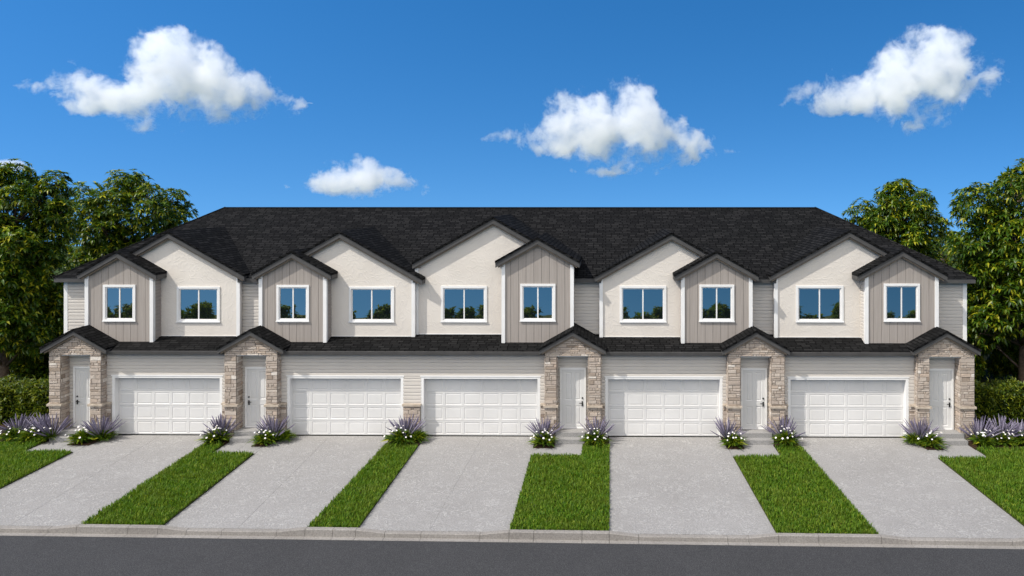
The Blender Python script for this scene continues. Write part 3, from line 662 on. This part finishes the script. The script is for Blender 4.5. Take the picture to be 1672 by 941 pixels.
def mound_mesh(seed):
    g_ = np.random.default_rng(seed); n = 420; a = g_.uniform(0, 2 * np.pi, n); t = g_.uniform(0, 1.5, n)
    D = np.c_[np.cos(a) * np.sin(t), np.sin(a) * np.sin(t), np.cos(t) * .8 + .15]; rr = g_.uniform(.0, .3, (n, 1))
    P = np.c_[np.cos(a), np.sin(a), np.zeros(n)] * rr * np.sin(t)[:, None] + np.c_[np.zeros((n, 2)), g_.uniform(.0, .16, n)]
    V, F = leaves(P, D, g_.uniform(.2, .40, n), g_.uniform(.035, .07, n), .3); return np_mesh('leaf_clump', V, F, plantleaf)
MND = [mound_mesh(s) for s in (4, 5, 6)]
def part_at(name, me, parent, loc, rot, scale): 
    o = bpy.data.objects.new(name, me); COL.objects.link(o); o.parent = parent; o.location = loc; o.rotation_euler = rot; o.scale = (scale,) * 3 if not isinstance(scale, tuple) else scale; return o
def lavender(x, y, h, w, label, seed):
    r = random.Random(seed); e = empty('lavender', (x, y, .045), label, 'lavender', 'lavender clumps along the house front')
    part_at('leaf_clump', LLF[seed % 3], e, (0, 0, 0), (0, 0, r.uniform(0, 6)), (w * 1.15, w * 1.15, h * 1.15))
    for k in range(60):
        a = r.uniform(0, 6.283); t = math.acos(1 - r.random() * .62); l = h * r.uniform(.80, 1.04) * (1 - .02 * t)
        d = Vector((math.cos(a) * math.sin(t) * w / h * .92, math.sin(a) * math.sin(t) * .75, math.cos(t))).normalized(); l *= (1 + .12 * math.sin(t) * (w / h))
        part_at('flower_spike', SPK, e, d * .05, d.to_track_quat('Z', 'Y').to_euler(), (r.uniform(.85, 1.25),) * 2 + (l,))
def daisy(x, y, s, nf, label, seed, name='flowering_plant', cat='flowers'):
    s *= 1.16; r = random.Random(seed); e = empty(name, (x, y, .045), label, cat, 'low bedding plants along the house front')
    part_at('leaf_clump', MND[seed % 3], e, (0, 0, 0), (0, 0, r.uniform(0, 6)), s)
    for k in range(nf):
        a = r.uniform(-2.9, -.2) if r.random() < .7 else r.uniform(0, 6.28); t = r.uniform(.1, 1.15); rad = r.uniform(.40, .52) * s
        p = Vector((math.cos(a) * math.sin(t) * rad * 1.15, math.sin(a) * math.sin(t) * rad, .1 + math.cos(t) * rad * .95))
        d = (p + Vector((0, -.25, .35))).normalized(); part_at('flower', FLW, e, p, d.to_track_quat('Z', 'Y').to_euler(), r.uniform(.5, .78))
LAV = [(-24.05, -.15, .84, .62, 'purple lavender clump at the far left end of the left bed'), (-22.95, -.2, .95, .70, 'purple lavender clump in the left bed, second from the picture edge'), (-22.42, -.45, .96, .72, 'purple lavender clump at the left foot of the leftmost stone porch'),
       (-20.45, -.42, .95, .72, 'purple lavender clump between the leftmost front door and the first garage door'), (-15.52, -.45, .98, .70, 'purple lavender clump right of the leftmost garage door'),
       (-13.42, -.45, .95, .74, 'purple lavender clump right of the second porch, by the second garage door'), (-8.06, -.42, .98, .70, 'purple lavender clump in front of the short stone pier between two garage doors'),
       (-2.52, -.45, .93, .66, 'purple lavender clump at the left foot of the middle stone porch'), (-.36, -.45, .95, .72, 'purple lavender clump at the right foot of the middle stone porch'),
       (4.86, -.45, .93, .66, 'purple lavender clump at the left foot of the fourth stone porch'), (7.14, -.45, .97, .74, 'purple lavender clump between the fourth porch and the last garage door'),
       (12.55, -.45, .95, .74, 'purple lavender clump between the rightmost garage door and the rightmost porch'), (14.92, -.45, .97, .70, 'purple lavender clump at the right foot of the rightmost stone porch'),
       (15.85, -.3, .95, .72, 'purple lavender clump in the right bed, middle one before the dark hedge'), (16.65, -.2, .78, .60, 'smaller purple lavender clump at the far right end of the right bed')]
for k, q in enumerate(LAV): lavender(*q, 20 + k)
DAI = [(-23.90, -.62, .95, 10, 'white flowered plant at the far left end of the left bed, below lavender'), (-23.05, -.68, 1.0, 15, 'white flowered plant in the middle of the left bed'), (-22.48, -.66, .82, 4, 'mostly green plant with few white flowers at the right end of the left bed'),
       (-20.93, -.85, .98, 13, 'white flowered plant left of the first driveway, beside the leftmost steps'), (-15.56, -.82, 1.08, 15, 'white flowered plant at the top of the first lawn strip, below lavender'),
       (-13.55, -.88, .98, 13, 'white flowered plant between the second steps and the second driveway'), (-8.22, -.80, 1.1, 16, 'white flowered plant at the top of the narrow middle lawn strip'),
       (-2.48, -.92, .98, 15, 'white flowered plant left of the middle porch steps, by the third driveway'), (-.42, -.84, 1.05, 17, 'white flowered plant right of the middle porch steps, above the lawn'),
       (5.05, -.95, .92, 12, 'white flowered plant left of the fourth porch steps, by the fourth driveway'), (7.12, -.82, 1.08, 17, 'white flowered plant right of the fourth porch steps, above the lawn'),
       (12.78, -.92, .98, 12, 'white flowered plant left of the rightmost porch steps, by the last driveway'), (14.88, -.78, .98, 15, 'white flowered plant right of the rightmost porch steps'),
       (15.75, -.72, .86, 9, 'white flowered plant in the middle of the right bed'), (16.45, -.70, .92, 10, 'white flowered plant at the far right end of the right bed')]
for k, q in enumerate(DAI): daisy(*q, 60 + k)
GRN = [(-20.28, -.48, .78, 'green plant without flowers against the left trim of the first garage door'), (-12.98, -.5, .82, 'green plant without flowers against the left trim of the second garage door'), (-7.58, -.55, .86, 'green plant with yellow tips right of the short stone pier'),
       (12.22, -.55, .74, 'green plant without flowers at the right trim of the last garage door')]
for k, q in enumerate(GRN): daisy(q[0], q[1], q[2], 0, q[3], 90 + k, 'leafy_plant', 'plant')

# ------------------------------------------------------------------ hedges, shrubs, trees
def hedge(x0, x1, y0, y1, h, label, seed):
    r = np.random.default_rng(seed); n = int((x1 - x0) * 1300)
    e = empty('hedge', ((x0 + x1) / 2, y0, .04), label, 'hedge')
    f = r.random(n); P = np.empty((n, 3)); top = f < .32; sidel = f > .93
    P[:, 0] = r.uniform(x0, x1, n); P[:, 1] = np.where(top, r.uniform(y0, y1, n), y0 + r.normal(0, .07, n)); P[:, 2] = np.where(top, h + r.normal(0, .06, n), r.uniform(.02, h, n) )
    P[sidel, 0] = np.where(r.random(sidel.sum()) < .5, x0, x1); P[sidel, 1] = r.uniform(y0, y1, sidel.sum()); P[sidel, 2] = r.uniform(0, h, sidel.sum())
    wob = .09 * np.sin(P[:, 0] * 3.1 + P[:, 2] * 2) + .06 * np.sin(P[:, 0] * 7.7 + 1); P[:, 1] -= np.where(top, 0, wob); P[:, 2] += np.where(top, wob, 0)
    D = np.c_[r.normal(0, .8, n), np.where(top, r.normal(0, .6, n), -.6 + r.normal(0, .3, n)), np.where(top, .7, .35) + r.normal(0, .5, n)]
    V, F = leaves(P, D, r.uniform(.12, .26, n), r.uniform(.04, .075, n), .3); link('leaves', np_mesh('leaves', V, F, hedgeleaf), e)
    m = MB()
    nx = int((x1 - x0) / .6)
    for k in range(nx):
        a = x0 + (x1 - x0) * k / nx; b = a + (x1 - x0) / nx; d = .06 * math.sin(k * 2.3)
        m.box(a, b - .002, y0 + .1 + d, y1 - .1, 0.045, h - .12 + d)
    m.build('twig_core', mat('hedge_twigs', (.012, .018, .006), .95, .1, grime((.006, .01, .003), (.018, .024, .008), 6, 20, 1)), e)
hedge(-30, -23.55, 1.5, 2.8, 1.50, 'clipped green hedge at the left end of the row, behind the left bed', 5)
hedge(15.55, 22.5, 1.5, 2.8, 1.52, 'clipped dark hedge at the right end of the row, behind the right bed', 6)

def tree_parts(seed, H_, rad, z0, lumps, nwh, leaf=(.25, .41)):
    """trunk with limbs to the lumps of the crown; leaf whorls through each lump's shell"""
    r = np.random.default_rng(seed); rr = random.Random(seed); m = MB()
    tz = H_ * .82; pts = [Vector((math.sin(k * .9 + seed) * .07 * k, math.cos(k * 1.3 + seed) * .06 * k, tz * k / 8)) for k in range(9)]
    m.tube(pts, [.21 * (1 - .105 * k) + (.09 if k == 0 else 0) for k in range(9)], 10)
    L_ = []
    for k in range(lumps):
        f = (k + .5) / lumps; z = z0 + (H_ - z0) * (.03 + .90 * f); env = math.sin(math.pi * min(1, (.16 + .84 * (1 - f)) ** .75)) ** .55 if f > .45 else .82 + .25 * f
        a = k * 2.39996 + rr.uniform(-.4, .4); rho = rad * env * rr.uniform(.45, .78) * (1 if f < .93 else .2); s = rad * rr.uniform(.24, .40) * (1 if f < .85 else .75)
        c = Vector((math.cos(a) * rho, math.sin(a) * rho, min(z, H_ - s * .95))); L_.append((c, s))
        b = pts[min(8, max(1, int((c.z - .9) / tz * 8)))]; md = (b + c) / 2 + Vector((0, 0, -.1)); m.tube([b, md, c], [.07, .045, .012], 6)
        for _ in range(3):
            d = Vector((rr.gauss(0, 1), rr.gauss(0, 1), rr.gauss(.3, .7))).normalized(); m.tube([md, c + d * s * .5, c + d * s * .9], [.03, .02, .006], 5)
    w_ = np.array([s * s for c, s in L_]); idx = r.choice(len(L_), nwh, p=w_ / w_.sum()); C = np.array([tuple(c) for c, s in L_])[idx]; S = np.array([s for c, s in L_])[idx]
    D = unit(r.normal(0, 1, (nwh, 3)) + [0, 0, .15]); rho = S * (1 - .55 * r.random(nwh) ** 2.0); rho *= 1 + .22 * np.sin(D[:, 0] * 7 + idx) * np.sin(D[:, 2] * 6 + D[:, 1] * 5)
    P = C + D * rho[:, None] * [1, 1, .92]
    k = 8; P8 = np.repeat(P, k, 0); ax = unit(np.repeat(D, k, 0) + [0, 0, .6]); n = len(P8)
    ang = np.tile(np.arange(k) * 2 * np.pi / k, nwh) + np.repeat(r.uniform(0, 6.28, nwh), k)
    t1 = unit(np.cross(ax, r.normal(0, 1, (nwh, 3)).repeat(k, 0))); t2 = np.cross(ax, t1)
    LD = t1 * np.cos(ang)[:, None] + t2 * np.sin(ang)[:, None] + ax * r.uniform(.15, .9, (n, 1)) + [0, 0, -.16]
    V, F = leaves(P8 + ax * .03, LD, r.uniform(*leaf, n), r.uniform(.09, .135, n), .24); return m.mesh('trunk', bark, True), np_mesh('crown', V, F, treeleaf)
TREE = [(-30.5, 6.5, 11.75, 3.0, 2.5, 46, 4200, 3, 'tall broad-leaved tree standing left of the house, at the picture edge'), (-29.4, 14, 11.6, 3.4, 2.0, 44, 3900, 8, 'round-topped tree rising behind the left end of the roof'),
        (17.6, 14, 11.0, 2.85, 2.0, 38, 3700, 12, 'round-topped tree rising behind the right end of the roof'), (20.9, 6.5, 11.7, 3.4, 2.5, 46, 4200, 17, 'tall broad-leaved tree standing right of the house, at the picture edge'),
        (-25.2, 17, 6.5, 2.6, .8, 14, 1800, 21, 'lower dark tree filling the gap behind the left house corner'), (16.6, 17.5, 7.0, 2.4, .8, 14, 1800, 23, 'lower dark tree filling the gap behind the right house corner'),
        (-28.6, 10.5, 6.2, 2.0, .6, 14, 1700, 37, 'lower dark tree between the tall left tree and the house'), (22.4, 17, 7.8, 2.6, .8, 16, 2000, 41, 'lower dark tree between the two tall trees on the right'),
        (-35.5, 9, 9.5, 3.4, 1.0, 20, 2600, 29, 'broad-leaved tree beyond the left picture edge, behind the hedge line'), (25.5, 9, 9.8, 3.4, 1.0, 20, 2600, 31, 'broad-leaved tree beyond the right picture edge, behind the hedge line')]
for x, y, h, rad, z0, lm, nw, sd_, lb in TREE:
    e = empty('tree', (x, y, -.05), lb, 'tree', 'trees around the house ends'); a, b = tree_parts(sd_, h, rad, z0, lm, nw)
    link('trunk', a, e, True); link('crown', b, e, True)
SHR = [(-30.8, 8.6, 3.6, 'tall dark shrub behind the left hedge, nearest the picture edge'), (-28.0, 9.2, 4.0, 'tall dark shrub behind the left hedge, beside the tree trunk'), (-25.3, 9.0, 4.2, 'tall dark shrub behind the left hedge, next to the house wall'),
       (17.2, 9.0, 4.2, 'tall dark shrub behind the right hedge, next to the house wall'), (19.2, 9.4, 4.0, 'tall dark shrub behind the right hedge, beside the tree trunk'), (22.0, 8.8, 3.8, 'tall dark shrub behind the right hedge, beyond the tree trunk')]
for k, (x, y, h, lb) in enumerate(SHR):
    e = empty('shrub', (x, y, -.05), lb, 'shrub', 'tall shrubs behind the hedges'); a, b = tree_parts(50 + k, h, 1.7, .1, 10, 1500, (.18, .3)); link('stem', a, e, True); link('foliage', b, e, True)
# wood across the street, seen mirrored in the upper windows
r = np.random.default_rng(77); n = 70000; tx = np.arange(-85, 75, 1.2); tx = tx + r.uniform(-.7, .7, len(tx)); th = r.uniform(3.8, 6.1, len(tx)); ty = r.uniform(-64, -58, len(tx))
idx = r.integers(0, len(tx), n); f = r.random(n) ** .7; D = unit(r.normal(0, 1, (n, 3))); wdt = 1.9 * (1 - f * .72)
P = np.c_[tx[idx] + D[:, 0] * wdt, ty[idx] + D[:, 1] * wdt, th[idx] * f]; V, F = leaves(P, r.normal(0, 1, (n, 3)), r.uniform(.4, .8, n), r.uniform(.25, .45, n), .2)
o = link('tree_line', np_mesh('tree_line', V, F, grassleaf)); meta(o, 'far row of trees across the street, mirrored in the upper windows', 'trees', None, 'stuff')

# ------------------------------------------------------------------ clouds: real volumes some 420 m off, each a list of (x, top, bottom) in metres
CL = [([(-391, 84.4, 82.0), (-375, 91.7, 79.5), (-361, 93.2, 73.9), (-350, 99.7, 69.0), (-339, 93.2, 65.8), (-324, 90.0, 64.2), (-312, 89.1, 59.3), (-303, 98.8, 58.9), (-297, 115.7, 60.9), (-288, 122.1, 62.5), (-278, 121.3, 63.3), (-268, 115.6, 63.3), (-257, 111.5, 62.5), (-247, 103.5, 61.6), (-237, 95.4, 62.4), (-227, 93.0, 64.0), (-219, 88.1, 63.2), (-209, 82.5, 62.4), (-198, 76.9, 68.8)], 'large ragged white cloud at the upper left, with a tall middle'),
      ([(-209, 21.4, 16.6), (-201, 23.8, 15.0), (-193, 28.6, 15.0), (-185, 34.2, 13.4), (-175, 36.7, 11.8), (-162, 36.6, 10.9), (-152, 33.4, 10.9), (-144, 31.0, 11.8), (-134, 29.4, 12.6), (-124, 26.2, 12.6), (-114, 20.6, 15.0)], 'small white cloud low above the left half of the roof'),
      ([(-80, 51.0, 46.2), (-66, 57.4, 45.4), (-56, 58.2, 43.8), (-45, 61.4, 42.2), (-41, 71.0, 41.4), (-30, 79.8, 39.0), (-18, 81.0, 35.0), (-6, 76.6, 32.5), (4, 82.1, 30.9), (16, 82.9, 30.9), (28, 78.9, 30.9), (38, 69.3, 31.7), (48, 65.3, 32.5), (56, 57.3, 33.3), (64, 54.1, 34.9), (74, 47.7, 34.9), (85, 40.5, 36.5)], 'broad heaped white cloud with grey underside above the middle of the row'),
      ([(115, 75.6, 68.4), (124, 87.5, 67.6), (136, 91.5, 67.6), (148, 90.7, 66.0), (161, 89.8, 65.1), (171, 98.6, 63.5), (179, 108.1, 61.1), (191, 112.9, 60.3), (203, 117.6, 60.3), (217, 119.2, 61.9), (227, 114.4, 65.0), (237, 104.0, 69.0), (247, 103.2, 73.8), (255, 98.4, 82.5)], 'white cloud slanting upward at the upper right, grey beneath'),
      ([(-22, 32.6, 24.6), (-14, 33.4, 22.9), (-4, 32.5, 22.9), (7, 28.6, 24.6)], 'tiny white wisp just below the broad middle cloud'),
      ([(-424, 35.2, 27.1), (-408, 37.6, 26.3), (-391, 36.8, 26.3), (-378, 31.1, 26.3)], 'thin white cloud peeking over the trees at the left picture edge')]
def cloud(pts, label, k):
    x0, x1 = pts[0][0] - 4, pts[-1][0] + 4; zb = min(p[2] for p in pts) - 2; zt = max(p[1] for p in pts) + 2; W, Hh = x1 - x0, zt - zb
    m = bpy.data.materials.new('cloud_%s' % 'abcdef'[k]); m.use_nodes = True; t = m.node_tree; t.nodes.remove(t.nodes['Principled BSDF'])
    v = coords(t); big = N(t, 'ShaderNodeTexNoise'); big.inputs['Scale'].default_value = .045; big.inputs['Detail'].default_value = 3; L(t, v, big.inputs['Vector'])
    off = N(t, 'ShaderNodeVectorMath', operation='SUBTRACT'); L(t, big.outputs['Color'], off.inputs[0]); off.inputs[1].default_value = (.5, .5, .5)
    sc1 = N(t, 'ShaderNodeVectorMath', operation='SCALE'); L(t, off.outputs[0], sc1.inputs[0]); sc1.inputs['Scale'].default_value = 15
    ad = N(t, 'ShaderNodeVectorMath', operation='ADD'); L(t, v, ad.inputs[0]); L(t, sc1.outputs[0], ad.inputs[1])
    sp = N(t, 'ShaderNodeSeparateXYZ'); L(t, ad.outputs[0], sp.inputs[0])
    u = math_(t, 'DIVIDE', sp.outputs['X'], W)
    def curve(j):
        f = N(t, 'ShaderNodeFloatCurve'); c = f.mapping.curves[0]
        q = [(0., (pts[0][1] + pts[0][2]) / 2)] + [(p[0], p[j]) for p in pts] + [(1., (pts[-1][1] + pts[-1][2]) / 2)]
        q = [((x - x0) / W if 0 < i < len(q) - 1 else x, (z - zb) / Hh) for i, (x, z) in enumerate(q)]
        c.points[0].location = q[0]; c.points[1].location = q[-1]
        for x, z in q[1:-1]: c.points.new(x, z)
        f.mapping.update(); L(t, u, f.inputs['Value']); return math_(t, 'MULTIPLY', f.outputs[0], Hh)
    top, bot = curve(1), curve(2)
    cz = math_(t, 'MULTIPLY', math_(t, 'ADD', top, bot), .5); hz = math_(t, 'MAXIMUM', math_(t, 'MULTIPLY', math_(t, 'SUBTRACT', top, bot), .5), .6)
    dz = math_(t, 'DIVIDE', math_(t, 'SUBTRACT', sp.outputs['Z'], cz), hz); dy = math_(t, 'DIVIDE', sp.outputs['Y'], math_(t, 'ADD', math_(t, 'MULTIPLY', hz, 1.0), 3))
    rr = math_(t, 'SQRT', math_(t, 'ADD', math_(t, 'POWER', math_(t, 'ABSOLUTE', dz), 2.), math_(t, 'POWER', math_(t, 'ABSOLUTE', dy), 2.)))
    fine = noise(t, v, .06, 10, .70, .5); lump = noise(t, v, .042, 2, .5); wisp = noise(t, v, .14, 6, .72)
    ends = math_(t, 'MULTIPLY', math_(t, 'MINIMUM', u, math_(t, 'SUBTRACT', 1, u)), W / 40, True)
    d = math_(t, 'ADD', math_(t, 'MULTIPLY', math_(t, 'SUBTRACT', .82, rr), 1.9), math_(t, 'ADD', math_(t, 'MULTIPLY', math_(t, 'SUBTRACT', fine, .5), 9.5), math_(t, 'MULTIPLY', math_(t, 'SUBTRACT', lump, .5), 4.2)))
    d = math_(t, 'ADD', d, math_(t, 'ADD', math_(t, 'MULTIPLY', math_(t, 'SUBTRACT', wisp, .5), 5.0), math_(t, 'MULTIPLY', math_(t, 'SUBTRACT', ends, 1), 1.3)))
    d = math_(t, 'SUBTRACT', d, math_(t, 'MULTIPLY', math_(t, 'MAXIMUM', math_(t, 'SUBTRACT', rr, 1.05), 0), 5))
    dens = math_(t, 'MULTIPLY', math_(t, 'MULTIPLY', d, .8, True), .11)
    pv = N(t, 'ShaderNodeVolumePrincipled'); pv.inputs['Color'].default_value = (.993, .993, .994, 1); pv.inputs['Anisotropy'].default_value = .15; L(t, dens, pv.inputs['Density'])
    L(t, pv.outputs[0], t.nodes['Material Output'].inputs['Volume']); m.cycles.volume_step_rate = .12
    g = MB(); n = 14; P = [(x0, (pts[0][1] + pts[0][2]) / 2, .8)] + [(p[0], (p[1] + p[2]) / 2, (p[1] - p[2]) / 2) for p in pts] + [(x1, (pts[-1][1] + pts[-1][2]) / 2, .8)]
    H2 = [max(P[max(i - 1, 0)][2], P[i][2], P[min(i + 1, len(P) - 1)][2]) for i in range(len(P))]
    for i, (x, z, h) in enumerate(P):
        h = H2[i] * 1.16 + 6; x_ = x - 3 if i == 0 else x + 3 if i == len(P) - 1 else x
        for j in range(n): a = 2 * math.pi * j / n; g.v.append((x_ - x0, -math.cos(a) * (h + 3), z + math.sin(a) * h - zb))
    for i in range(len(P) - 1):
        for j in range(n): q = (j + 1) % n; g.f.append((i * n + j, (i + 1) * n + j, (i + 1) * n + q, i * n + q)); g.m.append(0)
    g.f.append(tuple(range(n))); g.f.append(tuple((len(P) - 1) * n + j for j in reversed(range(n)))); g.m += [0, 0]
    o = link('cloud', g.mesh('cloud', m, True)); o.location = (x0, 420, zb); meta(o, label, 'cloud', 'white clouds in the blue sky')
for k, (p, lb) in enumerate(CL): cloud(p, lb, k)
